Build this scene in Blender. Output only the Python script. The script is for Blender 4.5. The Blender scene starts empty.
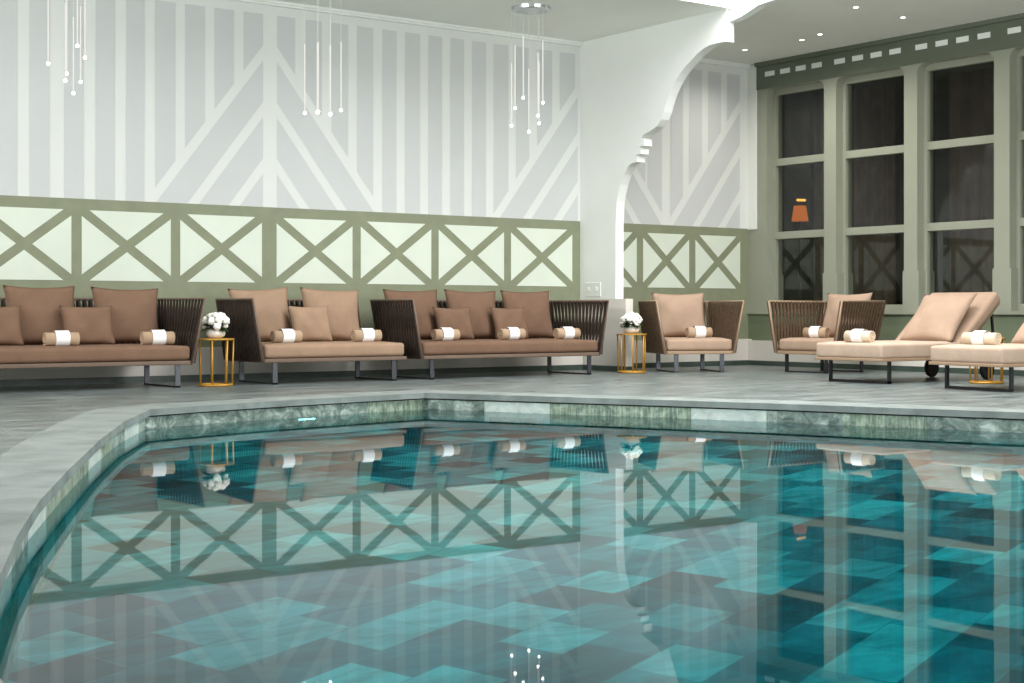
import bpy, bmesh, math, random
from mathutils import Vector, Matrix
from mathutils.geometry import tessellate_polygon
random.seed(7)
SC = bpy.context.scene
COL = SC.collection
R = math.radians

# ------------------------------------------------------------------ camera
cd = bpy.data.cameras.new('camera')
cam = bpy.data.objects.new('camera', cd); COL.objects.link(cam)
cd.sensor_width = 36.0; cd.lens = 1499.0 / 1024.0 * 36.0
cd.shift_y = -30.0 / 1024.0
cd.clip_start = 0.05; cd.clip_end = 200
cam.location = (-12.698, -12.750, 0.63)
cam.rotation_euler = (R(90), 0, R(-35.937))
SC.camera = cam

# ------------------------------------------------------------------ world, daylight, exposure
w = bpy.data.worlds.new('daylight'); SC.world = w; w.use_nodes = True
bg = w.node_tree.nodes['Background']
bg.inputs[0].default_value = (0.985, 0.99, 1.0, 1); bg.inputs[1].default_value = 0.6
SC.view_settings.view_transform = 'Standard'
SC.view_settings.look = 'None'
SC.view_settings.gamma = 1.0
SC.view_settings.use_curve_mapping = False
SC.view_settings.exposure = 0.52

def area(name, loc, rot, sx, sy, power, col=(1, 1, 1)):
    d = bpy.data.lights.new(name, 'AREA'); d.shape = 'RECTANGLE'; d.size = sx; d.size_y = sy
    d.energy = power; d.color = col
    o = bpy.data.objects.new(name, d); COL.objects.link(o); o.location = loc; o.rotation_euler = rot
    return o
# daylight through the roof light over the pool
area('skylight_daylight', (-3.9, -5.4, 4.7), (0, 0, 0), 2.7, 5.8, 410, (0.98, 0.99, 1.0))

area('window_daylight', (-3.4, -15.8, 2.85), (R(90), 0, 0), 9.0, 1.3, 340, (0.985, 0.99, 1.0))  # unseen lamp added behind the camera for level light on the back wall
area('side_fill_light', (-13.4, -4.6, 2.7), (0, R(-100), 0), 1.5, 6.0, 265, (0.985, 0.99, 1.0))  # lamp added before the closed left wall to lift rib and right side
# ------------------------------------------------------------------ materials
def lin(r, g=None, b=None):
    if g is None: r, g, b = r
    f = lambda c: (c / 255 / 12.92) if c / 255 <= 0.04045 else ((c / 255 + 0.055) / 1.055) ** 2.4
    return (f(r), f(g), f(b), 1.0)

class NT:
    def __init__(s, name):
        s.m = bpy.data.materials.new(name); s.m.use_nodes = True
        s.t = s.m.node_tree; s.t.nodes.clear()
        s.out = s.n('ShaderNodeOutputMaterial')
    def n(s, typ, **k):
        x = s.t.nodes.new(typ)
        for a, v in k.items(): setattr(x, a, v)
        return x
    def l(s, a, b): s.t.links.new(a, b)
    def coords(s, kind='Object', scale=(1, 1, 1), rot=(0, 0, 0), loc=(0, 0, 0)):
        tc = s.n('ShaderNodeTexCoord'); mp = s.n('ShaderNodeMapping')
        mp.inputs['Scale'].default_value = scale; mp.inputs['Rotation'].default_value = rot; mp.inputs['Location'].default_value = loc
        s.l(tc.outputs[kind], mp.inputs['Vector']); return mp.outputs[0]
    def noise(s, vec, scale, detail=4, rough=0.55, dist=0.0):
        x = s.n('ShaderNodeTexNoise'); x.inputs['Scale'].default_value = scale
        x.inputs['Detail'].default_value = detail; x.inputs['Roughness'].default_value = rough; x.inputs['Distortion'].default_value = dist
        if vec is not None: s.l(vec, x.inputs['Vector'])
        return x.outputs['Fac']
    def ramp(s, fac, stops):
        x = s.n('ShaderNodeValToRGB'); e = x.color_ramp.elements
        while len(e) < len(stops): e.new(0.5)
        for i, (p, c) in enumerate(stops): e[i].position = p; e[i].color = c
        s.l(fac, x.inputs[0]); return x.outputs[0]
    def mix(s, fac, a, b, mode='MIX'):
        x = s.n('ShaderNodeMix', data_type='RGBA', blend_type=mode)
        for sock, v in ((x.inputs[0], fac), (x.inputs[6], a), (x.inputs[7], b)):
            if hasattr(v, 'is_output'): s.l(v, sock)
            else: sock.default_value = v
        return x.outputs[2]
    def principled(s, color, rough=0.6, metal=0.0, spec=0.5, bump=None, bstr=0.2, bdist=0.01):
        p = s.n('ShaderNodeBsdfPrincipled')
        for sock, v in ((p.inputs['Base Color'], color), (p.inputs['Roughness'], rough), (p.inputs['Metallic'], metal), (p.inputs['Specular IOR Level'], spec)):
            if hasattr(v, 'is_output'): s.l(v, sock)
            else: sock.default_value = v
        if bump is not None:
            b = s.n('ShaderNodeBump'); b.inputs['Strength'].default_value = bstr; b.inputs['Distance'].default_value = bdist
            s.l(bump, b.inputs['Height']); s.l(b.outputs[0], p.inputs['Normal'])
        s.l(p.outputs[0], s.out.inputs[0]); return p

def paint(name, rgb, rough=0.6, var=0.03, scale=2.5, spec=0.3, bump=0.05):
    t = NT(name); v = t.coords(); n = t.noise(v, scale, 5)
    c = lin(rgb); d = tuple(x * (1 - var * 2) for x in c[:3]) + (1,); u = tuple(min(1, x * (1 + var)) for x in c[:3]) + (1,)
    col = t.ramp(n, [(0.3, d), (0.7, u)])
    t.principled(col, rough, 0, spec, t.noise(v, 60, 3), bump, 0.004)
    return t.m
def fabric(name, rgb, var=0.06):
    t = NT(name); v = t.coords(); n = t.noise(v, 6, 5)
    c = lin(rgb); d = tuple(x * (1 - var * 2) for x in c[:3]) + (1,); u = tuple(min(1, x * (1 + var)) for x in c[:3]) + (1,)
    col = t.ramp(n, [(0.3, d), (0.7, u)])
    fine = t.noise(t.coords(scale=(1, 1, 1)), 350, 2)
    col = t.mix(0.12, col, t.ramp(fine, [(0.35, (0.02, 0.015, 0.01, 1)), (0.65, (1, 0.9, 0.8, 1))]), 'OVERLAY')
    p = t.principled(col, 0.92, 0, 0.15, fine, 0.3, 0.002)
    return t.m
def metal(name, rgb, rough=0.4, metallic=0.6):
    t = NT(name); v = t.coords(); n = t.noise(v, 25, 3)
    t.principled(lin(rgb), t.ramp(n, [(0.3, (rough * .8,) * 3 + (1,)), (0.7, (min(1, rough * 1.2),) * 3 + (1,))]), metallic, 0.5)
    return t.m
def emit(name, rgb, strength):
    t = NT(name); e = t.n('ShaderNodeEmission'); e.inputs[0].default_value = lin(rgb); e.inputs[1].default_value = strength
    t.l(e.outputs[0], t.out.inputs[0]); return t.m

M = {}
M['plaster'] = paint('white_plaster', (232, 234, 228), 0.7, 0.01)
M['stripe_white'] = paint('stripe_white_paint', (219, 221, 216), 0.7, 0.01)
M['stripe_grey'] = paint('stripe_grey_paint', (200, 202, 200), 0.7, 0.012)
M['ceiling'] = paint('ceiling_plaster', (236, 236, 229), 0.75, 0.01)
M['sage'] = paint('sage_green_paint', (134, 139, 113), 0.6, 0.05, 6)
M['pale'] = paint('pale_mint_paint', (214, 222, 206), 0.6, 0.02)
M['sage_wood'] = paint('sage_green_joinery', (150, 153, 136), 0.45, 0.02, 3, 0.4)
M['header'] = paint('shaded_green_fascia', (98, 106, 90), 0.5, 0.02, 3, 0.4)  # joinery green darkened, with the shade below the ceiling put into the colour
M['lower'] = paint('dark_sage_dado', (112, 122, 98), 0.55, 0.03, 4)
M['plinth'] = paint('plinth_plaster', (222, 216, 207), 0.6, 0.03)
M['skirt'] = paint('dark_green_stone_skirting', (70, 84, 76), 0.35, 0.15, 5, 0.5)
M['inlay'] = paint('white_inlay', (238, 240, 234), 0.5, 0.01)
M['brown'] = fabric('brown_fabric', (124, 98, 80))
M['brown2'] = fabric('dark_brown_fabric', (118, 93, 76))
M['tan'] = fabric('tan_fabric', (158, 132, 110))
M['beige'] = fabric('beige_fabric', (172, 147, 127))
M['sand'] = fabric('sand_fabric', (183, 162, 144))
M['rope_dark'] = paint('dark_brown_rope', (58, 46, 38), 0.7, 0.2, 40)
M['rope_mid'] = paint('walnut_rope', (98, 79, 60), 0.7, 0.2, 40)
M['rail_dark'] = paint('taupe_rail', (112, 94, 80), 0.5, 0.04, 8)
M['rail_tan'] = paint('tan_rail', (158, 133, 108), 0.5, 0.04, 8)
M['steel_dark'] = metal('charcoal_steel', (62, 62, 66), 0.4, 0.7)
M['steel_grey'] = metal('grey_steel', (92, 94, 99), 0.35, 0.8)
M['chrome'] = metal('polished_steel', (200, 202, 204), 0.2, 1.0)
M['ochre'] = metal('ochre_lacquer', (192, 142, 52), 0.4, 0.3)
M['black'] = paint('black_rubber_and_shadow', (22, 22, 23), 0.6, 0.05)
M['towel'] = fabric('tan_towel', (184, 158, 132), 0.05)
M['towel_l'] = fabric('cream_towel', (212, 194, 170), 0.05)
M['band'] = paint('white_paper_band', (246, 246, 244), 0.6, 0.005)
M['vase'] = paint('white_ceramic', (232, 224, 214), 0.25, 0.01, 3, 0.5)
M['leaf'] = paint('dark_leaf', (52, 74, 42), 0.5, 0.3, 30)
M['petal'] = paint('white_petals', (250, 248, 236), 0.7, 0.02, 40)
M['socketm'] = paint('white_switch_plastic', (228, 230, 224), 0.35, 0.005)
M['curtain'] = paint('dusky_pink_curtain', (84, 66, 60), 0.9, 0.2, 8)
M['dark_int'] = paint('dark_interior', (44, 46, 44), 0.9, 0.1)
M['bulb'] = emit('lit_bulb', (255, 250, 238), 9.0)
M['rod'] = emit('lit_glass_rod', (240, 240, 232), 0.7)
M['spot'] = emit('lit_spot', (255, 250, 236), 12.0)
M['warm'] = emit('warm_lamp', (230, 120, 40), 0.45)
M['warm2'] = emit('warm_lamp_tube', (255, 180, 80), 1.2)
M['poollamp'] = emit('pool_lamp', (215, 255, 250), 6.0)
M['wire'] = paint('thin_white_cable', (215, 215, 208), 0.5, 0.01)

def stone_deck():
    t = NT('grey_green_slate_paving')
    v = t.coords(rot=(0, 0, R(12)))
    br = t.n('ShaderNodeTexBrick'); t.l(v, br.inputs['Vector'])
    br.inputs['Color1'].default_value = (0.2, 0.2, 0.2, 1); br.inputs['Color2'].default_value = (0.8, 0.8, 0.8, 1)
    br.inputs['Mortar'].default_value = (0.5, 0.5, 0.5, 1)
    br.inputs['Scale'].default_value = 1; br.inputs['Mortar Size'].default_value = 0.004
    br.inputs['Brick Width'].default_value = 1.2; br.inputs['Row Height'].default_value = 0.6
    streak = t.noise(t.coords(scale=(1.2, 5.0, 1), rot=(0, 0, R(12))), 1.6, 8, 0.62, 0.6)
    base = t.ramp(streak, [(0.25, lin(64, 73, 71)), (0.5, lin(98, 107, 106)), (0.72, lin(140, 148, 147))])
    tilev = t.ramp(br.outputs['Color'], [(0.0, (0.80, 0.82, 0.81, 1)), (1.0, (1.0, 1.0, 1.0, 1))])
    col = t.mix(1.0, base, tilev, 'MULTIPLY')
    vein = t.noise(t.coords(scale=(0.8, 2.2, 1), rot=(0, 0, R(-25))), 2.3, 9, 0.6, 1.6)
    vm = t.ramp(vein, [(0.485, (0, 0, 0, 1)), (0.5, (1, 1, 1, 1)), (0.515, (0, 0, 0, 1))])
    vf = t.n('ShaderNodeMath', operation='MULTIPLY'); t.l(vm, vf.inputs[0]); vf.inputs[1].default_value = 0.35
    col = t.mix(vf.outputs[0], col, lin(176, 182, 178))
    col = t.mix(br.outputs['Fac'], col, lin(128, 134, 130))
    rgh = t.ramp(streak, [(0.3, (0.26,) * 3 + (1,)), (0.7, (0.42,) * 3 + (1,))])
    t.principled(col, rgh, 0, 0.5, streak, 0.2, 0.006)
    return t.m
M['deck'] = stone_deck()
def stone_coping():
    t = NT('pale_coping_stone')
    v = t.coords(); n = t.noise(v, 3.5, 7, 0.6, 0.4)
    col = t.ramp(n, [(0.3, lin(104, 113, 109)), (0.7, lin(146, 154, 150))])
    t.principled(col, 0.45, 0, 0.4, n, 0.15, 0.004); return t.m
M['coping'] = stone_coping()
def pool_wall_mat():
    t = NT('green_quartzite_pool_tiles')
    v = t.coords('UV')
    br = t.n('ShaderNodeTexBrick'); t.l(v, br.inputs['Vector']); br.offset = 0.37; br.squash = 1.4; br.squash_frequency = 3
    br.inputs['Color1'].default_value = (0, 0, 0, 1); br.inputs['Color2'].default_value = (1, 1, 1, 1); br.inputs['Mortar'].default_value = (0.5,) * 3 + (1,)
    br.inputs['Scale'].default_value = 1; br.inputs['Mortar Size'].default_value = 0.0015
    br.inputs['Brick Width'].default_value = 0.40; br.inputs['Row Height'].default_value = 0.6
    marble = t.noise(t.coords('UV', (1, 1.2, 1)), 7, 8, 0.66, 1.4)
    blades = t.noise(t.coords('UV', (46, 5, 1)), 1.0, 4, 0.6, 0.5)
    m1 = t.ramp(marble, [(0.32, lin(74, 88, 84)), (0.5, lin(132, 148, 138)), (0.66, lin(206, 216, 206))])
    m2 = t.ramp(marble, [(0.3, lin(176, 190, 181)), (0.7, lin(222, 230, 222))])
    m3 = t.mix(0.5, t.ramp(blades, [(0.38, lin(72, 94, 70)), (0.64, lin(196, 212, 176))]), m1)
    f1 = t.ramp(br.outputs['Color'], [(0.0, (0, 0, 0, 1)), (0.44, (0, 0, 0, 1)), (0.46, (1, 1, 1, 1))])
    f2 = t.ramp(br.outputs['Color'], [(0.0, (0, 0, 0, 1)), (0.68, (0, 0, 0, 1)), (0.70, (1, 1, 1, 1))])
    col = t.mix(f2, t.mix(f1, m1, m3), m2)
    t.principled(col, 0.35, 0, 0.4, marble, 0.1, 0.003); return t.m
M['poolwall'] = pool_wall_mat()
def pool_floor_mat():
    t = NT('teal_pool_floor_tiles')
    v = t.coords('Object', rot=(0, 0, R(-19.5)))
    br = t.n('ShaderNodeTexBrick'); t.l(v, br.inputs['Vector']); br.offset = 0.5
    br.inputs['Color1'].default_value = (0, 0, 0, 1); br.inputs['Color2'].default_value = (1, 1, 1, 1); br.inputs['Mortar'].default_value = (0.45,) * 3 + (1,)
    br.inputs['Scale'].default_value = 1; br.inputs['Mortar Size'].default_value = 0.002
    br.inputs['Brick Width'].default_value = 0.29; br.inputs['Row Height'].default_value = 0.24
    base = t.ramp(br.outputs['Color'], [(0.0, lin(12, 84, 96)), (0.3, lin(28, 128, 140)), (0.65, lin(52, 166, 174)), (1.0, lin(112, 208, 210))])
    n = t.noise(t.coords('Object', (1, 3, 1), (0, 0, R(35))), 2.2, 7, 0.62, 0.9)
    col = t.mix(0.8, base, t.ramp(n, [(0.28, lin(84, 124, 128)), (0.62, (1, 1, 1, 1))]), 'MULTIPLY')
    t.principled(col, 0.6, 0, 0.2); return t.m
M['poolfloor'] = pool_floor_mat()
def water_mat():
    t = NT('pool_water')
    gl = t.n('ShaderNodeBsdfGlass'); gl.inputs['Roughness'].default_value = 0.0; gl.inputs['IOR'].default_value = 1.333
    fr = t.n('ShaderNodeFresnel'); fr.inputs['IOR'].default_value = 1.333
    rf = t.n('ShaderNodeBsdfRefraction'); rf.inputs[0].default_value = (0.32, 0.95, 0.98, 1); rf.inputs['Roughness'].default_value = 0.0; rf.inputs['IOR'].default_value = 1.333
    gs = t.n('ShaderNodeBsdfAnisotropic'); gs.inputs['Roughness'].default_value = 0.016
    t.t.nodes.remove(gl)
    n = t.noise(t.coords('Object'), 1.6, 3, 0.5, 0.2)
    b = t.n('ShaderNodeBump'); b.inputs['Strength'].default_value = 0.02; b.inputs['Distance'].default_value = 0.01
    t.l(n, b.inputs['Height']); t.l(b.outputs[0], gs.inputs['Normal'])
    mx = t.n('ShaderNodeMixShader'); t.l(fr.outputs[0], mx.inputs[0]); t.l(rf.outputs[0], mx.inputs[1]); t.l(gs.outputs[0], mx.inputs[2])
    t.l(mx.outputs[0], t.out.inputs[0]); return t.m
M['water'] = water_mat()
def glass_mat():
    t = NT('window_glass')
    ge = t.n('ShaderNodeNewGeometry'); ior = t.n('ShaderNodeMix', data_type='FLOAT')
    t.l(ge.outputs['Backfacing'], ior.inputs[0]); ior.inputs[2].default_value = 1.5; ior.inputs[3].default_value = 1 / 1.5
    fr = t.n('ShaderNodeFresnel'); t.l(ior.outputs[0], fr.inputs['IOR'])
    tr = t.n('ShaderNodeBsdfTransparent'); tr.inputs[0].default_value = (0.9, 0.92, 0.9, 1)
    gl = t.n('ShaderNodeBsdfAnisotropic'); gl.inputs['Roughness'].default_value = 0.0
    mx = t.n('ShaderNodeMixShader'); t.l(fr.outputs[0], mx.inputs[0]); t.l(tr.outputs[0], mx.inputs[1]); t.l(gl.outputs[0], mx.inputs[2])
    t.l(mx.outputs[0], t.out.inputs[0]); return t.m
M['glass'] = glass_mat()

# ------------------------------------------------------------------ mesh helpers
def obj(name, bm, mat, parent=None, smooth=False, loc=None, rot=None):
    me = bpy.data.meshes.new(name)
    bmesh.ops.recalc_face_normals(bm, faces=bm.faces)
    bm.to_mesh(me); bm.free()
    for m in (mat if isinstance(mat, (list, tuple)) else [mat]): me.materials.append(m)
    if smooth:
        for p in me.polygons: p.use_smooth = True
    o = bpy.data.objects.new(name, me); COL.objects.link(o)
    if parent: o.parent = parent
    if loc is not None: o.location = loc
    if rot is not None: o.rotation_euler = rot
    return o
def tag(o, label, cat, group=None):
    o['label'] = label; o['category'] = cat
    if group: o['group'] = group
    return o
def thing(name, label, cat, loc=(0, 0, 0), rz=0, group=None):
    o = bpy.data.objects.new(name, None); COL.objects.link(o); o.empty_display_size = 0.1
    o.location = loc; o.rotation_euler = (0, 0, rz)
    return tag(o, label, cat, group)
def struct(name, bm, mat, parent=None, smooth=False):
    o = obj(name, bm, mat, parent, smooth)
    if parent is None: o['kind'] = 'structure'
    return o
def box(bm, x0, x1, y0, y1, z0, z1, mi=0, bev=0):
    vs = [bm.verts.new((x, y, z)) for x in (x0, x1) for y in (y0, y1) for z in (z0, z1)]
    fs = []
    for f in ((0, 1, 3, 2), (4, 6, 7, 5), (0, 4, 5, 1), (2, 3, 7, 6), (0, 2, 6, 4), (1, 5, 7, 3)):
        a = bm.faces.new([vs[i] for i in f]); a.material_index = mi; fs.append(a)
    if bev:
        es = list({e for f in fs for e in f.edges})
        bmesh.ops.bevel(bm, geom=es, offset=bev, segments=3, affect='EDGES', profile=0.6)
def tube(bm, pts, r, seg=8, caps=True, closed=False, r2=None):
    pts = [Vector(p) for p in pts]; n = len(pts); rings = []
    prev = None
    for i, p in enumerate(pts):
        a = pts[i - 1] if (i > 0 or closed) else p
        b = pts[(i + 1) % n] if (i < n - 1 or closed) else p
        d = (b - a).normalized()
        if prev is None:
            up = Vector((0, 0, 1)) if abs(d.z) < 0.9 else Vector((1, 0, 0))
            u = d.cross(up).normalized()
        else:
            u = (prev - d * prev.dot(d)).normalized()
        prev = u; v = d.cross(u)
        rr = r if r2 is None else r + (r2 - r) * i / (n - 1)
        rings.append([bm.verts.new(p + (u * math.cos(2 * math.pi * k / seg) + v * math.sin(2 * math.pi * k / seg)) * rr) for k in range(seg)])
    for i in range(n if closed else n - 1):
        A, B = rings[i], rings[(i + 1) % n]
        for k in range(seg): bm.faces.new((A[k], A[(k + 1) % seg], B[(k + 1) % seg], B[k]))
    if caps and not closed: bm.faces.new(rings[0][::-1]); bm.faces.new(rings[-1])
def bar(bm, p, q, wx, wy, ref=(1, 0, 0)):
    p, q = Vector(p), Vector(q); d = (q - p).normalized(); u = Vector(ref); u = (u - d * u.dot(d)).normalized(); v = d.cross(u)
    c = [(-1, -1), (1, -1), (1, 1), (-1, 1)]
    A = [bm.verts.new(p + u * a * wx / 2 + v * b * wy / 2) for a, b in c]; B = [bm.verts.new(q + u * a * wx / 2 + v * b * wy / 2) for a, b in c]
    for k in range(4): bm.faces.new((A[k], A[(k + 1) % 4], B[(k + 1) % 4], B[k]))
    bm.faces.new(A[::-1]); bm.faces.new(B)
def lathe(bm, prof, seg=24, c=(0, 0, 0)):
    rings = []
    for r, z in prof:
        rings.append([bm.verts.new((c[0] + max(r, 1e-4) * math.cos(2 * math.pi * k / seg), c[1] + max(r, 1e-4) * math.sin(2 * math.pi * k / seg), c[2] + z)) for k in range(seg)])
    for A, B in zip(rings, rings[1:]):
        for k in range(seg): bm.faces.new((A[k], A[(k + 1) % seg], B[(k + 1) % seg], B[k]))
    bm.faces.new(rings[0][::-1]); bm.faces.new(rings[-1])
def poly(bm, pts, mi=0):
    f = bm.faces.new([bm.verts.new(p) for p in pts]); f.material_index = mi; return f
def prism(bm, pts2, f3, t0, t1):
    """closed outline pts2 extruded between f3(p, t0) and f3(p, t1)"""
    A = [bm.verts.new(f3(p, t0)) for p in pts2]; B = [bm.verts.new(f3(p, t1)) for p in pts2]
    n = len(pts2)
    for k in range(n): bm.faces.new((A[k], A[(k + 1) % n], B[(k + 1) % n], B[k]))
    for T in (A, B):
        for tri in tessellate_polygon([[v.co for v in T]]): bm.faces.new([T[i] for i in tri])
NB = bmesh.new

# ------------------------------------------------------------------ the setting
XL = -13.5; YB = -16.0; ZC = 3.55
# pool outline (room plan), clockwise from the far left corner
def arc3(a, b, bulge, n):
    a, b = Vector(a), Vector(b); d = b - a; nrm = Vector((-d.y, d.x)).normalized()
    return [tuple(a + d * t + nrm * bulge * 4 * t * (1 - t)) for t in [i / n for i in range(n)]]
OUT = [(-8.92, -3.57)] + [(-8.42, -3.385), (-7.72, -3.20), (-7.0, -3.055), (-6.43, -2.95)]
OUT += [(-6.10, -3.63), (-5.78, -4.30), (-5.47, -4.95), (-5.22, -5.50), (-4.93, -6.28), (-4.62, -7.05), (-4.30, -8.0), (-4.05, -9.2), (-4.0, -11.0), (-4.4, -13.2), (-5.4, -14.6)]
OUT += [(-9.0, -15.0), (-11.0, -14.8), (-11.9, -13.6), (-12.05, -12.2), (-12.02, -11.0), (-11.87, -9.95), (-11.60, -9.17), (-11.35, -8.52), (-11.04, -7.78), (-10.61, -6.85), (-10.03, -5.63), (-9.47, -4.52)]
ZW = -0.130; ZF = -1.35
def pool_ring(off):
    n = len(OUT); res = []
    area2 = sum(OUT[i][0] * OUT[(i + 1) % n][1] - OUT[(i + 1) % n][0] * OUT[i][1] for i in range(n))
    sg = 1 if area2 > 0 else -1
    for i in range(n):
        p0, p1, p2 = Vector(OUT[i - 1]), Vector(OUT[i]), Vector(OUT[(i + 1) % n])
        n1 = Vector(((p1 - p0).y, -(p1 - p0).x)).normalized() * sg; n2 = Vector(((p2 - p1).y, -(p2 - p1).x)).normalized() * sg
        m = (n1 + n2).normalized(); k = off / max(0.4, m.dot(n1))
        res.append((p1.x + m.x * k, p1.y + m.y * k))
    return res
def slab(bm, outer, hole, z0, z1):
    for z in (z0, z1):
        loops = [[Vector((x, y, z)) for x, y in outer], [Vector((x, y, z)) for x, y in hole]]
        vs = [bm.verts.new(p) for l in loops for p in l]
        for tri in tessellate_polygon(loops):
            try: bm.faces.new([vs[i] for i in tri])
            except ValueError: pass
    for lp in (outer, hole):
        n = len(lp)
        for i in range(n):
            a, b = lp[i], lp[(i + 1) % n]
            poly(bm, [(a[0], a[1], z0), (b[0], b[1], z0), (b[0], b[1], z1), (a[0], a[1], z1)])
IN0 = pool_ring(0.0); COPE = pool_ring(0.36); WALLR = pool_ring(0.035)
bm = NB(); slab(bm, [(XL, YB), (3.2, YB), (3.2, 0.3), (XL, 0.3)], COPE, -0.30, 0.0)
struct('floor', bm, M['deck'])
bm = NB(); slab(bm, COPE, IN0, -0.042, 0.0); bmesh.ops.remove_doubles(bm, verts=bm.verts, dist=1e-5)
struct('trim_1', bm, M['coping'])
bm = NB(); uvl = bm.loops.layers.uv.new('UVMap'); s = 0.0; n = len(WALLR)
for i in range(n):
    a, b = WALLR[i], WALLR[(i + 1) % n]; L = math.dist(a, b)
    f = poly(bm, [(a[0], a[1], -0.05), (b[0], b[1], -0.05), (b[0], b[1], ZF), (a[0], a[1], ZF)])
    for lp, uv in zip(f.loops, ((s, 0.55), (s + L, 0.55), (s + L, 0.55 + ZF + 0.05), (s, 0.55 + ZF + 0.05))): lp[uvl].uv = uv
    s += L
struct('wall_pool', bm, M['poolwall'])
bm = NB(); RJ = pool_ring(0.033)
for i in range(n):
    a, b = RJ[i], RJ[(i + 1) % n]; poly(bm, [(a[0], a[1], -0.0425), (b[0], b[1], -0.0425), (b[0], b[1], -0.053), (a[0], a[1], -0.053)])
struct('trim_shadow_line', bm, M['black'])  # black strip painted in as the shadow line under the coping overhang
bm = NB(); box(bm, -13, -3, -16, -2, ZF - 0.05, ZF); struct('floor_pool', bm, M['poolfloor'])
bm = NB()
vs = [bm.verts.new((x, y, ZW)) for x, y in WALLR]
for tri in tessellate_polygon([[v.co for v in vs]]): bm.faces.new([vs[i] for i in tri])
wo = obj('pool_water', bm, M['water'])
if wo.data.polygons[0].normal.z < 0: wo.data.flip_normals(); wo['kind'] = 'structure'

# back wall -----------------------------------------------------------
wall_back = struct('wall_back', (lambda b: (box(b, XL, 0.3, 0.0, 0.25, 0.0, ZC), b)[1])(NB()), M['stripe_white'])
def clip_poly(pts, fa, fb, fc):
    """keep the side fa*x+fb*z<=fc"""
    out = []
    for i in range(len(pts)):
        p, q = pts[i], pts[(i + 1) % len(pts)]
        dp, dq = fa * p[0] + fb * p[1] - fc, fa * q[0] + fb * q[1] - fc
        if dp <= 0: out.append(p)
        if (dp < 0 < dq) or (dq < 0 < dp):
            t = dp / (dp - dq); out.append((p[0] + (q[0] - p[0]) * t, p[1] + (q[1] - p[1]) * t))
    return out
SL = 1.30; ZT = 3.42; ZBND = 1.61
LINES = [(3.125, 2.985), (2.597, 2.455), (2.065, 1.925)]
def grey_patches(bm, c, sg, stripes, half, reach, dedge=None, top=3.125):
    """grey stripes and chevron bands on one side (sg) of a centre line c, out to distance reach"""
    def emit_(pts):
        pts = clip_poly(clip_poly(pts, 0, 1, ZT), 0, -1, -ZBND)
        if len(pts) >= 3: poly(bm, [(x, -0.002, z) for x, z in pts])
    for a, b in stripes:
        pts = [(c + sg * a, ZT), (c + sg * b, ZT), (c + sg * b, ZBND), (c + sg * a, ZBND)]
        emit_(clip_poly(pts, -SL * sg, -1, -(top + SL * half) - SL * sg * c))
    d0 = half if dedge is None else dedge
    for i in range(3):
        zl = top - 0.53 * i - 0.142; nxt = top - 0.53 * (i + 1) if i < 2 else None
        pts = [(c + sg * d0, ZT), (c + sg * reach, ZT), (c + sg * reach, ZBND - .5), (c + sg * d0, ZBND - .5)]
        pts = clip_poly(pts, SL * sg, 1, zl + SL * half + SL * sg * c)
        if nxt: pts = clip_poly(pts, -SL * sg, -1, -(nxt + SL * half) - SL * sg * c)
        if len(pts) >= 3: emit_(pts)
STL = [(.073, .273), (.369, .564), (.658, .853), (.944, 1.139), (1.238, 1.41), (1.511, 1.687), (1.79, 1.967)]
STR = [(.073, .263), (.375, .549), (.656, .841), (.94, 1.122), (1.226, 1.39), (1.491, 1.668), (1.767, 1.932)]
ST2 = [(.123, .334), (.437, .638), (.74, .917), (1.013, 1.203), (1.30, 1.476), (1.575, 1.741)]
bm = NB()
grey_patches(bm, -6.267, -1, STL, 0.073, 1.85); grey_patches(bm, -6.267, 1, STR, 0.073, 1.85)
grey_patches(bm, -10.044, 1, STL[:6], 0.073, 1.85); grey_patches(bm, -10.044, -1, STL, 0.073, 1.85)
grey_patches(bm, -2.49, -1, ST2, 0.068, 1.75, 0.085)
obj('stripe_panels', bm, M['stripe_grey'], wall_back)
bm = NB(); grey_patches(bm, -2.49, 1, [(.123, .334), (.437, .638), (.70, .88), (.915, 1.13)], 0.068, 1.22, 0.085)
grey_patches(bm, -0.07, -1, [(.065, .275), (.37, .577), (.672, .875), (.97, 1.16)], 0.066, 1.20)
obj('stripe_panels', bm, M['stripe_grey'], wall_back)
# green band with crossed panels
bm = NB(); box(bm, XL, 0.0, -0.004, 0.01, 0.30, ZBND); obj('green_band', bm, M['sage'], wall_back)
def trellis(bm, x0, x1, z0=0.900, z1=1.513):
    wd = 0.082; W = x1 - x0; H = z1 - z0
    L = math.hypot(W, H); dx, dz = W / L, H / L
    cx, cz = (x0 + x1) / 2, (z0 + z1) / 2
    for q in range(4):
        p = [(x0, z0), (x1, z0), (x1, z1), (x0, z1)]
        # half planes of the two diagonals, keeping the side of quadrant q
        h = wd / 2
        n1 = (-dz, dx); n2 = (dz, dx)     # normals of rising / falling diagonal
        s1 = (1, 1) if q == 0 else (-1, -1) if q == 1 else (1, -1) if q == 2 else (-1, 1)
        for nn, sgn in ((n1, s1[0]), (n2, s1[1])):
            c0 = nn[0] * cx + nn[1] * cz
            p = clip_poly(p, -sgn * nn[0], -sgn * nn[1], -(sgn * c0 + h))
        if len(p) >= 3: poly(bm, [(x, -0.007, z) for x, z in p])
bm = NB()
bars = [(-10.0, -9.90), (-9.085, -8.99), (-8.171, -8.080), (-7.259, -7.169), (-6.354, -6.202), (-5.381, -5.289), (-4.468, -4.380), (-3.564, -3.474), (-2.656, -2.56)]
for a, b in zip(bars, bars[1:]): trellis(bm, a[1], b[0])
bars = [(-2.53, -2.436), (-1.739, -1.646), (-0.948, -0.852), (-0.135, 0)]
for a, b in zip(bars, bars[1:]): trellis(bm, a[1], b[0])
obj('trellis_panels', bm, M['pale'], wall_back)
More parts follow.
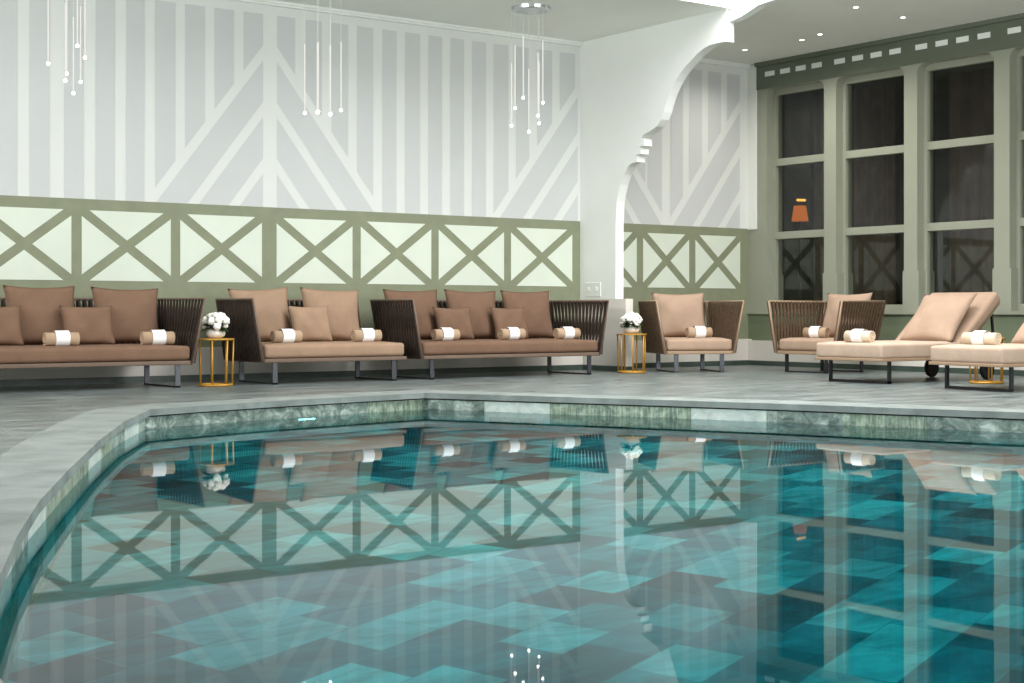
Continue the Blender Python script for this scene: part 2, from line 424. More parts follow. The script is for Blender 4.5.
# cornice, plinth, skirting
bm = NB(); box(bm, XL, 0, -0.035, 0, 3.505, ZC); box(bm, XL, 0, -0.055, 0, 3.525, ZC); struct('trim_2', bm, M['plaster'])
bm = NB(); box(bm, XL, 0.0, -0.06, 0, 0.056, 0.305); struct('trim_3', bm, M['plinth'])
bm = NB(); box(bm, XL, 0.0, -0.072, 0, 0.0, 0.056); struct('baseboard_back', bm, M['skirt'])

# arch rib standing out from the back wall -----------------------------
XF = -2.544; TF = 0.11
prof = [(0.0, 0.765), (-0.60, 0.765), (-0.603, 1.566), (-0.62, 1.787), (-0.645, 1.87), (-0.678, 1.963), (-0.73, 2.06), (-0.798, 2.143), (-0.865, 2.175),
        (-0.945, 2.178), (-0.945, 2.238), (-0.925, 2.242), (-0.925, 2.254), (-1.006, 2.257), (-1.006, 2.315), (-0.985, 2.320), (-0.985, 2.333), (-1.055, 2.336), (-1.055, 2.412), (-1.0, 2.424),
        (-1.051, 2.454), (-1.144, 2.476), (-1.252, 2.517), (-1.322, 2.581), (-1.362, 2.65), (-1.388, 2.719), (-1.43, 2.80), (-1.478, 2.873), (-1.53, 2.94), (-1.597, 3.004), (-1.67, 3.06), (-1.757, 3.113), (-1.85, 3.17),
        (-1.944, 3.210), (-2.02, 3.230), (-2.098, 3.236), (-2.255, 3.236), (-2.255, ZC), (0.0, ZC)]
bm = NB(); prism(bm, prof, lambda p, t: (t, p[0], p[1]), XF, XF + TF); struct('wall_arch', bm, M['plaster'])
bm = NB(); box(bm, XF - 0.01, XF + 0.0885, -0.78, 0.0, 0.056, 0.763); struct('trim_4', bm, M['plinth'])
bm = NB(); box(bm, XF - 0.016, XF + 0.095, -0.79, 0.0, 0.0, 0.056); struct('baseboard_arch', bm, M['skirt'])

bm = NB(); box(bm, XL - 0.2, XL, YB, 0.25, -0.3, ZC); struct('wall_left', bm, M['plaster'])
bm = NB(); box(bm, XL, 0.3, YB - 0.2, YB, -0.3, 2.2); box(bm, XL, 0.3, YB - 0.2, YB, 3.5, ZC + 0.12); struct('wall_near', bm, M['plaster'])  # unseen; parapet height set to keep low light from under the sofas
# ceiling with the roof light opening over the pool ----------------------
bm = NB(); box(bm, XL, 3.2, -2.30, 0.3, ZC, ZC + 0.12); box(bm, -2.46, 3.2, YB, -2.30, ZC, ZC + 0.12); struct('ceiling', bm, M['ceiling'])
bm = NB(); box(bm, XL, -2.46, -2.30, -2.18, ZC + 0.12, 4.9); box(bm, -2.46, -2.30, YB, -2.18, ZC + 0.12, 4.9); struct('wall_skylight', bm, M['plaster'])
bm = NB()   # moulded kerb along the right side of the opening, growing out of the arch rib
pr = [(-2.256, 3.43), (-2.40, 3.45), (-2.52, 3.485), (-2.64, 3.525), (-2.8, 3.54), (-6.0, 3.54), (-6.0, 3.60), (-2.256, 3.60)]
prism(bm, pr, lambda p, t: (t, p[0], p[1]), -2.50, -2.40); struct('trim_5', bm, M['plaster'])

# window wall (x = 0) -----------------------------------------------------
OPEN = [(-0.305, -1.193), (-1.370, -2.316), (-2.490, -3.443), (-3.625, -4.57)]
Z0, Z1 = 0.635, 3.232
bm = NB()
edges = [0.0] + [v for o_ in OPEN for v in o_] + [YB]
for k in range(0, len(edges), 2):
    a, b = edges[k], edges[k + 1]
    box(bm, 0.0, 0.26, b, a, Z0, Z1)
    if k > 0: box(bm, 0.0, 0.26, a, a + 0.018, Z0, 1.06)
    if k < len(edges) - 2: box(bm, 0.0, 0.26, b - 0.018, b, Z0, 1.06)
box(bm, 0.0, 0.26, YB, 0.0, Z1, ZC)
for a, b in OPEN:                       # rounded upper corners
    for y, sg in ((a, -1), (b, 1)):
        r = 0.10; fan = [(y, Z1)] + [(y + sg * (r - r * math.cos(t)), Z1 - (r - r * math.sin(t))) for t in [R(90) * i / 6 for i in range(7)]]
        for t in range(1, len(fan) - 1):
            for xx in (0.0, 0.26): poly(bm, [(xx, *fan[0]), (xx, *fan[t]), (xx, *fan[t + 1])])
            poly(bm, [(0.0, *fan[t]), (0.26, *fan[t]), (0.26, *fan[t + 1]), (0.0, *fan[t + 1])])
wall_right = struct('wall_right', bm, M['sage_wood'])
bm = NB(); box(bm, -0.012, 0.0, YB, -0.15, 3.234, 3.52); box(bm, -0.045, 0.0, YB, -0.15, 3.505, ZC); struct('trim_6', bm, M['header'])
bm = NB()
for a, b in OPEN:
    L = a - b
    for q in range(4):
        y = a - L * 0.01 - q * (L - 0.15 - L * 0.02) / 3 if False else a + 0.012 - q * 0.2455 * L / 0.90
        box(bm, -0.016, -0.011, y - 0.152, y, 3.375, 3.432)
obj('white_inlays', bm, M['inlay'], bpy.data.objects['trim_6'])
bm = NB(); box(bm, 0.0, 0.26, YB, 0.0, 0.0, Z0); struct('wall_dado', bm, M['lower'])
bm = NB(); box(bm, -0.03, 0.26, YB, -0.0, 0.600, 0.638); struct('trim_7', bm, M['sage_wood'])
bm = NB(); box(bm, -0.06, 0.0, YB, 0.0, 0.056, 0.29); struct('trim_8', bm, M['plinth'])
bm = NB(); box(bm, -0.072, 0.0, YB, 0.0, 0.0, 0.056); struct('baseboard_right', bm, M['skirt'])
bm = NB(); box(bm, -0.012, 0.0, -0.15, 0.0, 1.60, ZC - 0.01); struct('trim_9', bm, M['plaster'])
for i, (a, b) in enumerate(OPEN):
    win = bpy.data.objects.new('window_%d' % (i + 1), None); COL.objects.link(win); win['kind'] = 'structure'
    win.location = (0.14, (a + b) / 2, Z0); hw = (a - b) / 2; H = Z1 - Z0
    bm = NB()
    box(bm, -0.03, 0.03, hw - 0.045, hw, 0, H); box(bm, -0.03, 0.03, -hw, -hw + 0.045, 0, H)
    box(bm, -0.03, 0.03, -hw + 0.045, hw - 0.045, H - 0.07, H - 0.0005); box(bm, -0.03, 0.03, -hw + 0.045, hw - 0.045, 0.0005, 0.07)
    obj('window_frame', bm, M['sage_wood'], win)
    for z in (1.475, 2.33):
        bm = NB(); box(bm, -0.035, 0.03, -hw + 0.04, hw - 0.04, z - Z0, z - Z0 + 0.085, 0, 0.006); obj('mullion', bm, M['sage_wood'], win)
    zs = [(0.06, 1.475 - Z0), (1.555 - Z0, 2.335 - Z0), (2.41 - Z0, H - 0.06)]
    for q, (za, zb) in enumerate(zs):
        bm = NB(); box(bm, 0.006, 0.010, -hw + 0.04, hw - 0.04, za, zb); obj('pane', bm, M['glass'], win)
# dark room behind the windows
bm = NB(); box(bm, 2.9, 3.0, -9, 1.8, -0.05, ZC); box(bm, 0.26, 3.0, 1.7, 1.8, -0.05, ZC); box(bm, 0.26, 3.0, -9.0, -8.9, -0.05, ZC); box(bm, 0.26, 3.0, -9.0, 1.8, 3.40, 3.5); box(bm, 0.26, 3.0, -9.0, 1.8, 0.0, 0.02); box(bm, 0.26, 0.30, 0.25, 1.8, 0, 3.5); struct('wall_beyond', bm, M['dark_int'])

# ------------------------------------------------------------------ furniture
def strands(bm, A, B, C, D, pitch=0.052, r=0.0105, off=(0, 0.012, 0)):
    """ropes from the bottom rail A-B to the top rail C-D, two crossing layers"""
    A, B, C, D, off = map(Vector, (A, B, C, D, off)); n = max(3, int((D - C).length / pitch))
    for lay, sh in ((1, 0.5), (-1, -0.5)):
        for i in range(n + 1):
            t = i / n; t2 = min(1, max(0, t + sh / n * 2))
            p = A.lerp(B, t) + off * lay; q = C.lerp(D, t2) + off * lay
            bar(bm, p, q, r * 2, r * 1.2, (B - A).normalized())
def woven_panel(parent, name, A, B, C, D, off, rope, rail):
    bm = NB(); strands(bm, A, B, C, D, off=off); o = obj(name, bm, rope, parent)
    bm = NB(); tube(bm, [A, C, D, B], 0.0145, 8); obj('rail', bm, rail, o, True)
    return o
def soft_box(bm, x0, x1, y0, y1, z0, z1, r=0.035, puff=0.012, nx=16, ny=8):
    """mattress: rounded edge box with a slightly domed top"""
    box(bm, x0, x1, y0, y1, z0, z1)
    bmesh.ops.subdivide_edges(bm, edges=[e for e in bm.edges if abs((e.verts[0].co - e.verts[1].co).z) < 1e-6], cuts=7, use_grid_fill=True)
    for v in bm.verts:
        fx = min(1, min(v.co.x - x0, x1 - v.co.x) / r) ; fy = min(1, min(v.co.y - y0, y1 - v.co.y) / r)
        if v.co.z > (z0 + z1) / 2: v.co.z += puff * (1 - (1 - min(fx, fy)) ** 2)
    es = [e for e in bm.edges if len(e.link_faces) == 2 and e.calc_face_angle(0) > 0.9]
    bmesh.ops.bevel(bm, geom=es, offset=r, segments=4, affect='EDGES', profile=0.55)
def sled(parent, mat, p, q, h, wd=0.045, th=0.014):
    p, q = Vector(p), Vector(q); d = (q - p).normalized(); nrm = Vector((-d.y, d.x, 0)); up = Vector((0, 0, h))
    bm = NB(); k = th / 2
    bar(bm, p, p + up, wd, th, nrm); bar(bm, q, q + up, wd, th, nrm)
    z = Vector((0, 0, k)); bar(bm, p + z - d * k, q + z + d * k, wd, th, nrm)
    return obj('sled_leg', bm, mat, parent)
def make_sofa(name, label, cat, W, xc, yf, left=True, right=True, rope='rope_dark', rail='rail_dark', fab='brown', D=0.87, rz=0.0, flare=0.10, group=None, trans=False, loc=None):
    t = thing(name, label, cat, loc or (xc, yf, 0), rz, group)
    h = W / 2; zb, zt = 0.20, 0.735; yb, ytop = D - 0.14, D
    bm = NB(); box(bm, -h, h, 0.0, yb, 0.188, 0.222, 0, 0.008); obj('seat_frame', bm, M[rail], t)
    bm = NB(); soft_box(bm, -h + 0.02, h - 0.012, 0.008, yb - 0.02, 0.224, 0.345); obj('seat_cushion', bm, M[fab], t, True)
    lx = -h - (flare if left else 0.0); rx = h + (flare if right else -0.02)
    bl = -h - (0.025 if left else 0.0); br_ = h + (0.025 if right else -0.02)
    woven_panel(t, 'backrest', (-h, yb, zb), (h if right else h - 0.02, yb, zb), (bl, ytop, zt), (br_, ytop, zt), (0, 0.013, 0), M[rope], M[rail])
    if left: woven_panel(t, 'armrest', (-h, 0.0, zb), (-h, yb, zb), (lx, 0.0, zt), (bl, ytop, zt), (0.013, 0, 0), M[rope], M[rail])
    if right: woven_panel(t, 'armrest', (h, 0.0, zb), (h, yb, zb), (rx, 0.0, zt), (br_, ytop, zt), (0.013, 0, 0), M[rope], M[rail])
    if trans:
        sled(t, M['steel_dark'], (-h + 0.12, 0.03, 0), (h - 0.12, 0.03, 0), 0.19); sled(t, M['steel_dark'], (-h + 0.12, yb - 0.05, 0), (h - 0.12, yb - 0.05, 0), 0.19)
    else:
        for s in (-1, 1): sled(t, M['steel_grey'], (s * (h - 0.125), 0.025, 0), (s * (h - 0.125), yb - 0.05, 0), 0.19)
    return t
def pillow(label, loc, w, h, th, mat, rz=0, lean=-12, roll=0, group=None, name='back_pillow', cat='cushion', seed=0):
    rnd = random.Random(seed); N = 18; bm = NB(); g = {}
    ph = [rnd.uniform(0, 6.28) for _ in range(6)]
    for side in (1, -1):
        for i in range(N + 1):
            for j in range(N + 1):
                u, v = i / N * 2 - 1, j / N * 2 - 1
                edge = (i in (0, N)) or (j in (0, N))
                if edge and side < 0: g[(side, i, j)] = g[(1, i, j)]; continue
                px = u * w / 2 * (1 - 0.085 * (1 - v * v)); pz = v * h / 2 * (1 - 0.085 * (1 - u * u))
                k = max(0, (1 - u * u) * (1 - v * v)) ** 0.42
                wr = 0.006 * math.sin(7 * u + 3 * v + ph[0]) * k + 0.005 * math.sin(4 * v - 6 * u + ph[1]) * k
                g[(side, i, j)] = bm.verts.new((px, side * (th / 2 * k) + wr, pz + h / 2))
        for i in range(N):
            for j in range(N): bm.faces.new((g[(side, i, j)], g[(side, i + 1, j)], g[(side, i + 1, j + 1)], g[(side, i, j + 1)]))
    o = obj(name, bm, mat, None, True, loc)
    o.rotation_euler = (Matrix.Rotation(rz, 4, 'Z') @ Matrix.Rotation(R(lean), 4, 'X') @ Matrix.Rotation(R(roll), 4, 'Y')).to_euler()
    return tag(o, label, cat, group)
def towel(label, loc, rz, mat='towel', L=0.27, r=0.060, group='rolled towels on the seats'):
    t = thing('rolled_towel', label, 'towel', loc, rz, group)
    bm = NB(); turns = 2.5; n = 110; th = (r - 0.008) / turns - 0.0100
    A, B, C_, D_ = [], [], [], []
    for i in range(n + 1):
        a = 2 * math.pi * turns * i / n; ro = 0.010 + (r - 0.010) * i / n; ri = ro - th
        for lst, x, rr in ((A, -L / 2, ri), (B, -L / 2, ro), (C_, L / 2, ri), (D_, L / 2, ro)):
            rr = max(rr, 0.001); lst.append(bm.verts.new((x, rr * math.cos(a - 4.14), r + rr * math.sin(a - 4.14))))
    for i in range(n):
        bm.faces.new((A[i], A[i + 1], B[i + 1], B[i])); bm.faces.new((C_[i], D_[i], D_[i + 1], C_[i + 1]))
        bm.faces.new((B[i], B[i + 1], D_[i + 1], D_[i])); bm.faces.new((A[i], C_[i], C_[i + 1], A[i + 1]))
    bm.faces.new((A[n], B[n], D_[n], C_[n])); bm.faces.new((A[0], C_[0], D_[0], B[0]))
    o = obj('towel_roll', bm, M[mat], t, True)
    for p_ in o.data.polygons: p_.use_smooth = abs(p_.normal.x) < 0.5
    bm = NB(); sg = 32; rr = r + 0.002
    for i in range(sg):
        a, b = 2 * math.pi * i / sg, 2 * math.pi * (i + 1) / sg
        q = [(-0.058, rr), (0.058, rr)]
        for r1 in (rr, rr + 0.0015):
            poly(bm, [(-0.056, r1 * math.cos(a), r + r1 * math.sin(a)), (0.056, r1 * math.cos(a), r + r1 * math.sin(a)), (0.056, r1 * math.cos(b), r + r1 * math.sin(b)), (-0.056, r1 * math.cos(b), r + r1 * math.sin(b))])
    bmesh.ops.remove_doubles(bm, verts=bm.verts, dist=1e-5)
    obj('paper_band', bm, M['band'], t, True)
    return t
YF = -1.10; ZS = 0.357
make_sofa('sofa', 'long brown rope-backed sofa cut off by the photo\'s left edge', 'sofa', 2.12, -8.59, YF, fab='brown', group='poolside sofas')
make_sofa('sofa', 'two-seat tan sofa with a single woven arm and an open right end', 'sofa', 1.45, -6.163, YF, right=False, fab='tan', group='poolside sofas')
make_sofa('sofa', 'long dark brown rope sofa standing next to the white arch pillar', 'sofa', 2.118, -4.217, YF, fab='brown2', group='poolside sofas')
A4 = R(-23); A5 = R(-86)
make_sofa('armchair', 'beige rope armchair below the arch, standing in front of the crossed green panels', 'armchair', 0.75, 0, 0, rope='rope_mid', rail='rail_tan', fab='beige', D=0.80, rz=A4, loc=(-2.027, -1.341, 0))
make_sofa('armchair', 'beige rope armchair under the windows, turned side-on behind the first lounger', 'armchair', 0.75, 0, 0, rope='rope_mid', rail='rail_tan', fab='beige', D=0.80, rz=A5, trans=True, loc=(-1.227, -2.044, 0))
def in_frame(o, rz, x, y):
    c, s = math.cos(rz), math.sin(rz); return (o[0] + x * c - y * s, o[1] + x * s + y * c)

G = 'large back cushions'
pillow('large brown back cushion on the cut-off sofa, behind its leftmost small cushion', (-8.60, -0.56, ZS - 0.01), 0.60, 0.51, 0.17, M['brown'], seed=1, group=G)
pillow('large brown back cushion nearest the right arm of the cut-off sofa', (-7.875, -0.56, ZS - 0.01), 0.60, 0.50, 0.17, M['brown'], seed=2, group=G, roll=1)
pillow('large tan back cushion against the woven arm of the two-seat sofa', (-6.60, -0.56, ZS - 0.01), 0.60, 0.51, 0.17, M['tan'], seed=3, group=G, roll=-2)
pillow('large tan back cushion at the armless end of the two-seat sofa', (-5.90, -0.56, ZS - 0.01), 0.62, 0.51, 0.17, M['tan'], seed=4, group=G, roll=2)
pillow('large brown back cushion at the left end of the sofa by the white pillar', (-5.0, -0.56, ZS - 0.01), 0.62, 0.51, 0.17, M['brown2'], seed=5, group=G)
pillow('large brown back cushion in the middle of the sofa by the white pillar', (-4.31, -0.56, ZS - 0.01), 0.62, 0.51, 0.17, M['brown2'], seed=6, group=G, roll=1)
pillow('large brown back cushion nearest the pillar on the sofa by the arch', (-3.625, -0.56, ZS - 0.01), 0.62, 0.51, 0.17, M['brown2'], seed=7, group=G)
G = 'small scatter cushions'
pillow('small brown scatter cushion half cut off by the photo\'s left edge', (-9.02, -0.72, ZS - 0.005), 0.43, 0.34, 0.13, M['brown'], lean=-16, seed=11, name='scatter_cushion', group=G)
pillow('small brown scatter cushion between the two rolled towels of the cut-off sofa', (-8.27, -0.72, ZS - 0.005), 0.45, 0.34, 0.13, M['brown'], lean=-16, seed=12, name='scatter_cushion', group=G)
pillow('small tan scatter cushion in the middle of the two-seat sofa', (-6.20, -0.72, ZS - 0.005), 0.42, 0.345, 0.13, M['tan'], lean=-16, seed=13, name='scatter_cushion', group=G)
pillow('small brown scatter cushion on the pillar-side sofa, next to its left arm cushion', (-4.64, -0.72, ZS - 0.005), 0.44, 0.335, 0.13, M['brown2'], lean=-16, seed=14, name='scatter_cushion', group=G)
pillow('small brown scatter cushion in front of the pillar-side back cushion', (-3.97, -0.72, ZS - 0.005), 0.42, 0.335, 0.13, M['brown2'], lean=-16, seed=15, name='scatter_cushion', group=G)
p = in_frame((-2.027, -1.341), A4, -0.04, 0.46)
pillow('large beige cushion standing upright in the armchair below the arch', (p[0], p[1], ZS - 0.01), 0.60, 0.50, 0.17, M['beige'], rz=A4, lean=-14, seed=21, group='armchair cushions')
p = in_frame((-1.227, -2.044), A5, 0.11, 0.47)
pillow('large beige cushion standing upright in the armchair under the windows', (p[0], p[1], ZS - 0.01), 0.58, 0.50, 0.17, M['beige'], rz=A5, lean=-16, seed=22, group='armchair cushions')
TOW = [(-8.59, 'rolled tan towel with white band, leftmost on the cut-off sofa'), (-7.78, 'rolled tan towel with white band beside the right arm of the cut-off sofa'),
       (-6.59, 'rolled tan towel with white band beside the woven arm of the two-seat sofa'), (-5.78, 'rolled tan towel with white band at the open end of the two-seat sofa'),
       (-4.92, 'rolled tan towel with white band at the left end of the sofa by the pillar'), (-4.15, 'rolled tan towel with white band in the middle of the sofa by the pillar'),
       (-3.47, 'rolled tan towel with white band nearest the right arm of the sofa by the pillar')]
for i, (x, lb) in enumerate(TOW): towel(lb, (x, -0.95, ZS - 0.002), R(random.uniform(-4, 4)))
p = in_frame((-2.027, -1.341), A4, 0.06, 0.20)
towel('rolled tan towel with white band on the armchair below the arch', (p[0], p[1], ZS - 0.002), A4 + R(4))
p = in_frame((-1.227, -2.044), A5, -0.02, 0.22)
towel('rolled tan towel with white band on the armchair under the windows', (p[0], p[1], ZS - 0.002), A5 + R(6))

def lounger(label, loc, rz, W=0.77):
    """head towards +y, foot at y = 0"""
    t = thing('sun_lounger', label, 'sun lounger', loc, rz, 'sun loungers'); h = W / 2; Lm, hinge = 2.0, 1.10
    bm = NB(); box(bm, -h, h, 0, Lm, 0.196, 0.222, 0, 0.006); obj('frame', bm, M['rail_tan'], t)
    bm = NB(); soft_box(bm, -h + 0.005, h - 0.005, 0.005, hinge, 0.220, 0.350, 0.026); obj('mattress', bm, M['sand'], t, True)
    bm = NB(); soft_box(bm, -h + 0.005, h - 0.005, 0, 0.78, 0, 0.12, 0.04)
    o = obj('backrest', bm, M['beige'], t, True); ang = R(40); o.location = (0, hinge, 0.232); o.rotation_euler = (ang, 0, 0)
    bm = NB(); box(bm, -h + 0.03, h - 0.03, 0, 0.76, -0.022, -0.004, 0, 0.004); obj('backrest_frame', bm, M['rail_tan'], o)
    bm = NB()
    bm.free()
    for s in (-1, 1):
        bm = NB(); bar(bm, (s * (h - 0.06), hinge + 0.55, 0.21), (s * (h - 0.06), hinge + 0.50, 0.232 + 0.5 * math.tan(ang) - 0.02), 0.02, 0.02); obj('support_strut', bm, M['steel_dark'], t)
    sled(t, M['steel_dark'], (-h + 0.05, 0.16, 0), (h - 0.05, 0.16, 0), 0.196, 0.03, 0.022)
    for s in (-1, 1):
        bm = NB(); lathe(bm, [(0.02, -0.02), (0.085, -0.02), (0.095, -0.01), (0.095, 0.01), (0.085, 0.02), (0.02, 0.02)], 24)
        wv = obj('wheel', bm, M['black'], t, False, (s * (h - 0.07), 1.55, 0.095), (0, R(90), 0))
        bm = NB(); bar(bm, (s * (h - 0.04), 1.55, 0.095), (s * (h - 0.04), 1.55, 0.20), 0.03, 0.014); obj('wheel_bracket', bm, M['steel_dark'], t)
    return t
LA = (-2.55, -3.785); LB = (-2.78, -5.20); AA, AB = R(-90), R(-96)
lounger('beige sun lounger with a propped back under the windows, next to the side-on armchair', LA + (0,), AA)
lounger('beige sun lounger nearest the camera, cut off by the photo\'s right edge', LB + (0,), AB)
p = in_frame(LA, AA, 0.06, 0.98); pillow('large beige cushion leaning on the propped back of the lounger by the armchair', (p[0], p[1], 0.35), 0.60, 0.58, 0.16, M['beige'], rz=AA, lean=-40, seed=31, group='lounger cushions')
p = in_frame(LB, AB, 0.0, 0.84); pillow('beige cushion at the photo\'s right edge on the nearest lounger', (p[0], p[1], 0.35), 0.60, 0.56, 0.16, M['beige'], rz=AB, lean=-44, seed=32, group='lounger cushions')
p = in_frame(LA, AA, 0.03, 0.13); towel('rolled cream towel with white band on the lounger beside the armchair', (p[0], p[1], 0.352), AA + R(6), 'towel_l')
p = in_frame(LB, AB, -0.05, 0.25); towel('rolled cream towel with white band on the cut-off lounger', (p[0], p[1], 0.352), AB + R(6), 'towel_l', 0.32)

def side_table(label, loc):
    t = thing('side_table', label, 'side table', loc, 0, 'ochre wire side tables')
    bm = NB(); lathe(bm, [(0.0, 0.388), (0.155, 0.388), (0.158, 0.392), (0.158, 0.400), (0.153, 0.403), (0.0, 0.403)], 40); obj('tabletop', bm, M['ochre'], t)
    bm = NB(); tube(bm, [(0.138 * math.cos(a), 0.138 * math.sin(a), 0.010) for a in [2 * math.pi * k / 40 for k in range(40)]], 0.010, 8, closed=True); obj('base_ring', bm, M['ochre'], t, True)
    for k in range(7):
        a = 2 * math.pi * k / 7 + 0.5
        bm = NB(); tube(bm, [(0.138 * math.cos(a), 0.138 * math.sin(a), 0.012), (0.148 * math.cos(a), 0.148 * math.sin(a), 0.39)], 0.0075, 8); obj('upright', bm, M['ochre'], t, True)
    return t
def flowers(label, loc, seed):
    rnd = random.Random(seed)
    t = thing('flower_arrangement', label, 'flowers', loc, rnd.uniform(0, 6), 'white flowers on the side tables')
    bm = NB(); lathe(bm, [(0.0, 0.0), (0.045, 0.0), (0.075, 0.02), (0.082, 0.045), (0.070, 0.070), (0.058, 0.078), (0.050, 0.076), (0.0, 0.06)], 28); obj('vase', bm, M['vase'], t, True)
    bm = NB()
    for k in range(46):
        a = rnd.uniform(0, 6.28); el = rnd.uniform(-0.25, 0.9); L = rnd.uniform(0.08, 0.125); c = Vector((0, 0, 0.10))
        d = Vector((math.cos(a) * math.cos(el), math.sin(a) * math.cos(el), math.sin(el))); sd = d.cross(Vector((0, 0, 1))).normalized()
        b0 = c + d * 0.02; tip = c + d * (L + 0.02) + Vector((0, 0, -0.02)); m = c + d * (L * 0.55 + 0.02); wv = sd * 0.024; nn = sd.cross(d) * 0.006
        poly(bm, [b0, m + wv, tip]); poly(bm, [b0, tip, m - wv + nn])
    o = obj('leaves', bm, M['leaf'], t); o['kind'] = 'stuff'
    spots = [(0, 0, 0.192)] + [(0.052 * math.cos(q), 0.052 * math.sin(q), 0.180) for q in [k * 1.257 + 0.3 for k in range(5)]] + [(0.086 * math.cos(q), 0.086 * math.sin(q), 0.145) for q in [k * 0.785 for k in range(8)]] + [(0.092 * math.cos(q), 0.092 * math.sin(q), 0.108) for q in [k * 2.1 + 0.9 for k in range(3)]]
    for x, y, z in spots:
        bm = NB(); bmesh.ops.create_icosphere(bm, subdivisions=3, radius=0.040)
        q = [Vector((rnd.uniform(-1, 1), rnd.uniform(-1, 1), rnd.uniform(-1, 1))).normalized() for _ in range(34)]
        for v in bm.verts:
            d = v.co.normalized(); m = max(d.dot(k) for k in q); v.co = d * (0.024 + 0.014 * max(0, (m - 0.85)) / 0.15)
        obj('blossom', bm, M['petal'], t, True, (x + rnd.uniform(-.006, .006), y + rnd.uniform(-.006, .006), z + rnd.uniform(-.008, .008)))
    return t
side_table('ochre wire side table carrying flowers, between the cut-off sofa and the two-seat sofa', (-7.28, -1.0, 0))
side_table('ochre wire side table carrying flowers in front of the white arch pillar', (-2.645, -0.98, 0))
side_table('ochre wire side table standing empty between the two sun loungers', (-1.62, -4.555, 0))
flowers('white flowers in a round white vase between the cut-off and the two-seat sofa', (-7.28, -1.0, 0.403), 3)
flowers('white flowers in a round white vase in front of the arch pillar', (-2.645, -0.98, 0.403), 5)

# ------------------------------------------------------------------ lamps and fittings
def pendant(label, cx, tips):
    t = thing('pendant_light', label, 'pendant light', (cx, -1.2, ZC), 0, 'pendant clusters of glass rods')
    bm = NB(); lathe(bm, [(0.0, -0.035), (0.17, -0.035), (0.185, -0.028), (0.19, 0.0), (0.0, 0.0)], 40); obj('canopy', bm, M['chrome'], t)
    for k, (x, z) in enumerate(tips):
        yy = [0.10, -0.08, 0.03, -0.12, 0.07, -0.02, 0.12, -0.10][k % 8]; xx = x - cx - yy * 0.0; zz = z - ZC
        xx = max(-0.17, min(0.17, xx))
        bm = NB(); tube(bm, [(xx, yy, zz), (xx, yy, zz + 0.60)], 0.0055, 8); rod = obj('glass_rod', bm, M['rod'], t)
        bm = NB(); tube(bm, [(xx, yy, zz + 0.60), (xx, yy, -0.03)], 0.0018, 6); obj('cable', bm, M['wire'], rod)
        bm = NB(); bmesh.ops.create_icosphere(bm, subdivisions=2, radius=0.013); bmesh.ops.translate(bm, verts=bm.verts, vec=(xx, yy, zz)); obj('bulb', bm, M['bulb'], rod, True)
pendant('pendant cluster of glowing glass rods above the cut-off sofa', -8.60, [(-8.745, 2.573), (-8.672, 2.424), (-8.622, 2.498), (-8.59, 2.698), (-8.554, 2.355), (-8.494, 2.629), (-8.478, 2.457)])
pendant('pendant cluster of even-length glowing glass rods above the two-seat sofa', -6.34, [(-6.486, 2.36), (-6.452, 2.358), (-6.40, 2.365), (-6.357, 2.335), (-6.248, 2.37), (-6.193, 2.396)])
pendant('pendant cluster of glowing glass rods with round ceiling plate, nearest the arch', -4.10, [(-4.119, 2.693), (-4.018, 2.634), (-4.267, 2.573), (-4.107, 2.498), (-3.951, 2.455), (-4.141, 2.352), (-4.244, 2.416)])
SP = [((-0.78, -0.737), 'small round ceiling spotlight closest to the end of the arch rib'), ((-0.723, -1.538), 'small round ceiling spotlight above the first window, the farther of a pair'),
      ((-0.808, -1.872), 'small round ceiling spotlight above the first window, the nearer of a pair'), ((-1.584, -3.041), 'small round ceiling spotlight highest in the photo, at its top edge'),
      ((-0.828, -2.985), 'small round ceiling spotlight above the gap between second and third windows')]
for (x, y), lb in SP:
    t = thing('ceiling_spotlight', lb, 'ceiling light', (x, y, ZC), 0, 'recessed ceiling spotlights')
    bm = NB(); lathe(bm, [(0.02, -0.001), (0.028, -0.005), (0.034, -0.003), (0.034, 0.0), (0.02, 0.0)], 28); obj('rim', bm, M['socketm'], t)
    bm = NB(); lathe(bm, [(0.0, -0.003), (0.022, -0.003), (0.022, -0.001), (0.0, -0.001)], 24); obj('lamp', bm, M['spot'], t)
    d = bpy.data.lights.new('spot_beam', 'SPOT'); d.energy = 36; d.spot_size = R(150); d.spot_blend = 1.0; d.shadow_soft_size = 0.03; d.color = (1.0, 0.97, 0.92)
    lo = bpy.data.objects.new('spot_beam', d); COL.objects.link(lo); lo.parent = t; lo.location = (0, 0, -0.02)
t = thing('wall_socket', 'white double socket plate with two round outlets on the side of the arch pillar', 'socket', (XF, -0.225, 0.865))
bm = NB(); box(bm, -0.010, 0, -0.135, 0.125, -0.075, 0.075, 0, 0.004); obj('socket_plate', bm, M['socketm'], t)
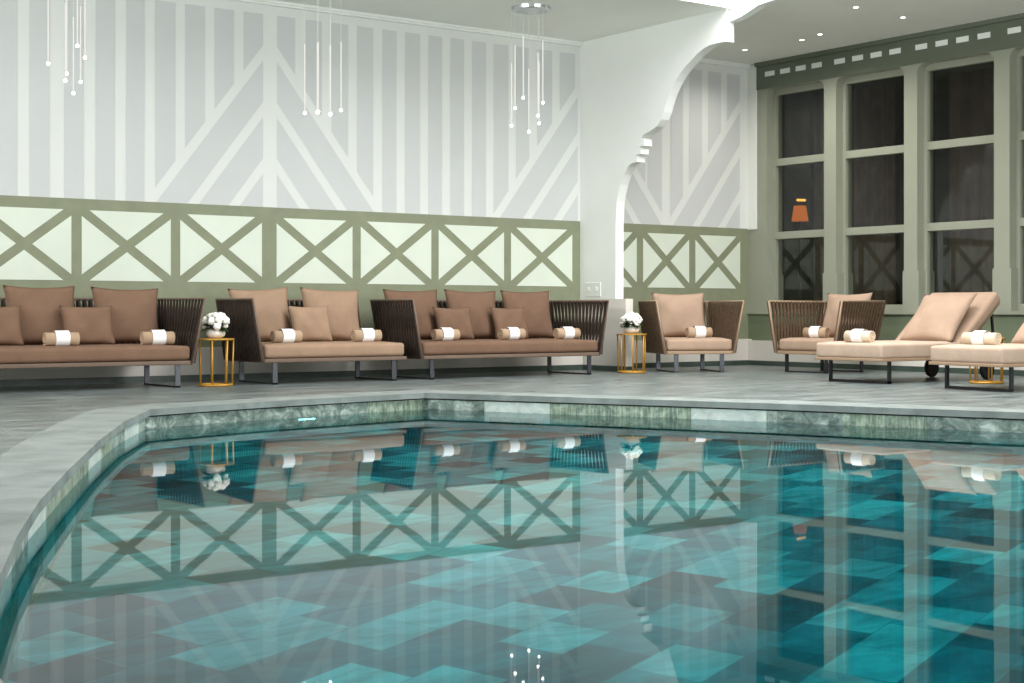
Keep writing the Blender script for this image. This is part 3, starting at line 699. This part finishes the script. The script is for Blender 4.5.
for y in (-0.065, 0.06):
    bm = NB(); lathe(bm, [(0.0, 0.0), (0.026, 0.0), (0.027, 0.002), (0.022, 0.003), (0.0, 0.002)], 24); obj('outlet', bm, M['inlay'], t, True, (-0.010, y, 0.0), (0, R(-90), 0))
t = thing('pool_light', 'small lit underwater lamp on the far wall of the pool', 'pool light', (-7.60, -3.205, -0.24), R(13))
bm = NB(); box(bm, -0.09, 0.09, -0.075, 0.075, 0.0, 0.012, 0, 0.004); obj('light_rim', bm, M['chrome'], t, False, None, (R(90), 0, 0))
bm = NB(); box(bm, -0.075, 0.075, -0.06, 0.06, 0.010, 0.02, 0, 0.004); obj('lens', bm, M['poollamp'], t, False, None, (R(90), 0, 0))
# in the room beyond the windows
t = thing('wall_lamp', 'orange lit lamp seen through the first window', 'lamp', (1.95, 1.0, 2.02))
bm = NB(); lathe(bm, [(0.0, -0.20), (0.11, -0.20), (0.08, 0.0), (0.0, 0.0)], 28); obj('lamp_shade', bm, M['warm'], t)
bm = NB(); tube(bm, [(-0.10, -0.05, 0.07), (0.20, 0.10, 0.09)], 0.016, 8); obj('lamp_tube', bm, M['warm2'], t)
bm = NB(); tube(bm, [(0, 0, -0.2), (0, 0, -2.0)], 0.015, 8); lathe(bm, [(0.0, -2.0), (0.12, -2.0), (0.12, -1.98), (0.0, -1.97)], 24); obj('lamp_stand', bm, M['steel_dark'], t)
def curtain(label, x, y0, y1):
    bm = NB(); n = 60; top, bot = [], []
    for th in (0, 0.012):
        for i in range(n + 1):
            q = i / n; y = y0 + (y1 - y0) * q; xx = x + th + 0.035 * math.sin(q * (y1 - y0) * 40)
            top.append(bm.verts.new((xx, y, 3.3))); bot.append(bm.verts.new((xx, y, 0.0)))
        for i in range(n): k = i + (n + 1) * (1 if th else 0); bm.faces.new((top[k], top[k + 1], bot[k + 1], bot[k]))
    return tag(obj('curtain', bm, M['curtain'], None, True), label, 'curtain')
curtain('dusky curtain hanging behind the second window', 1.2, -1.2, 0.1)
curtain('dusky curtain hanging behind the third window', 1.2, -2.9, -2.0)
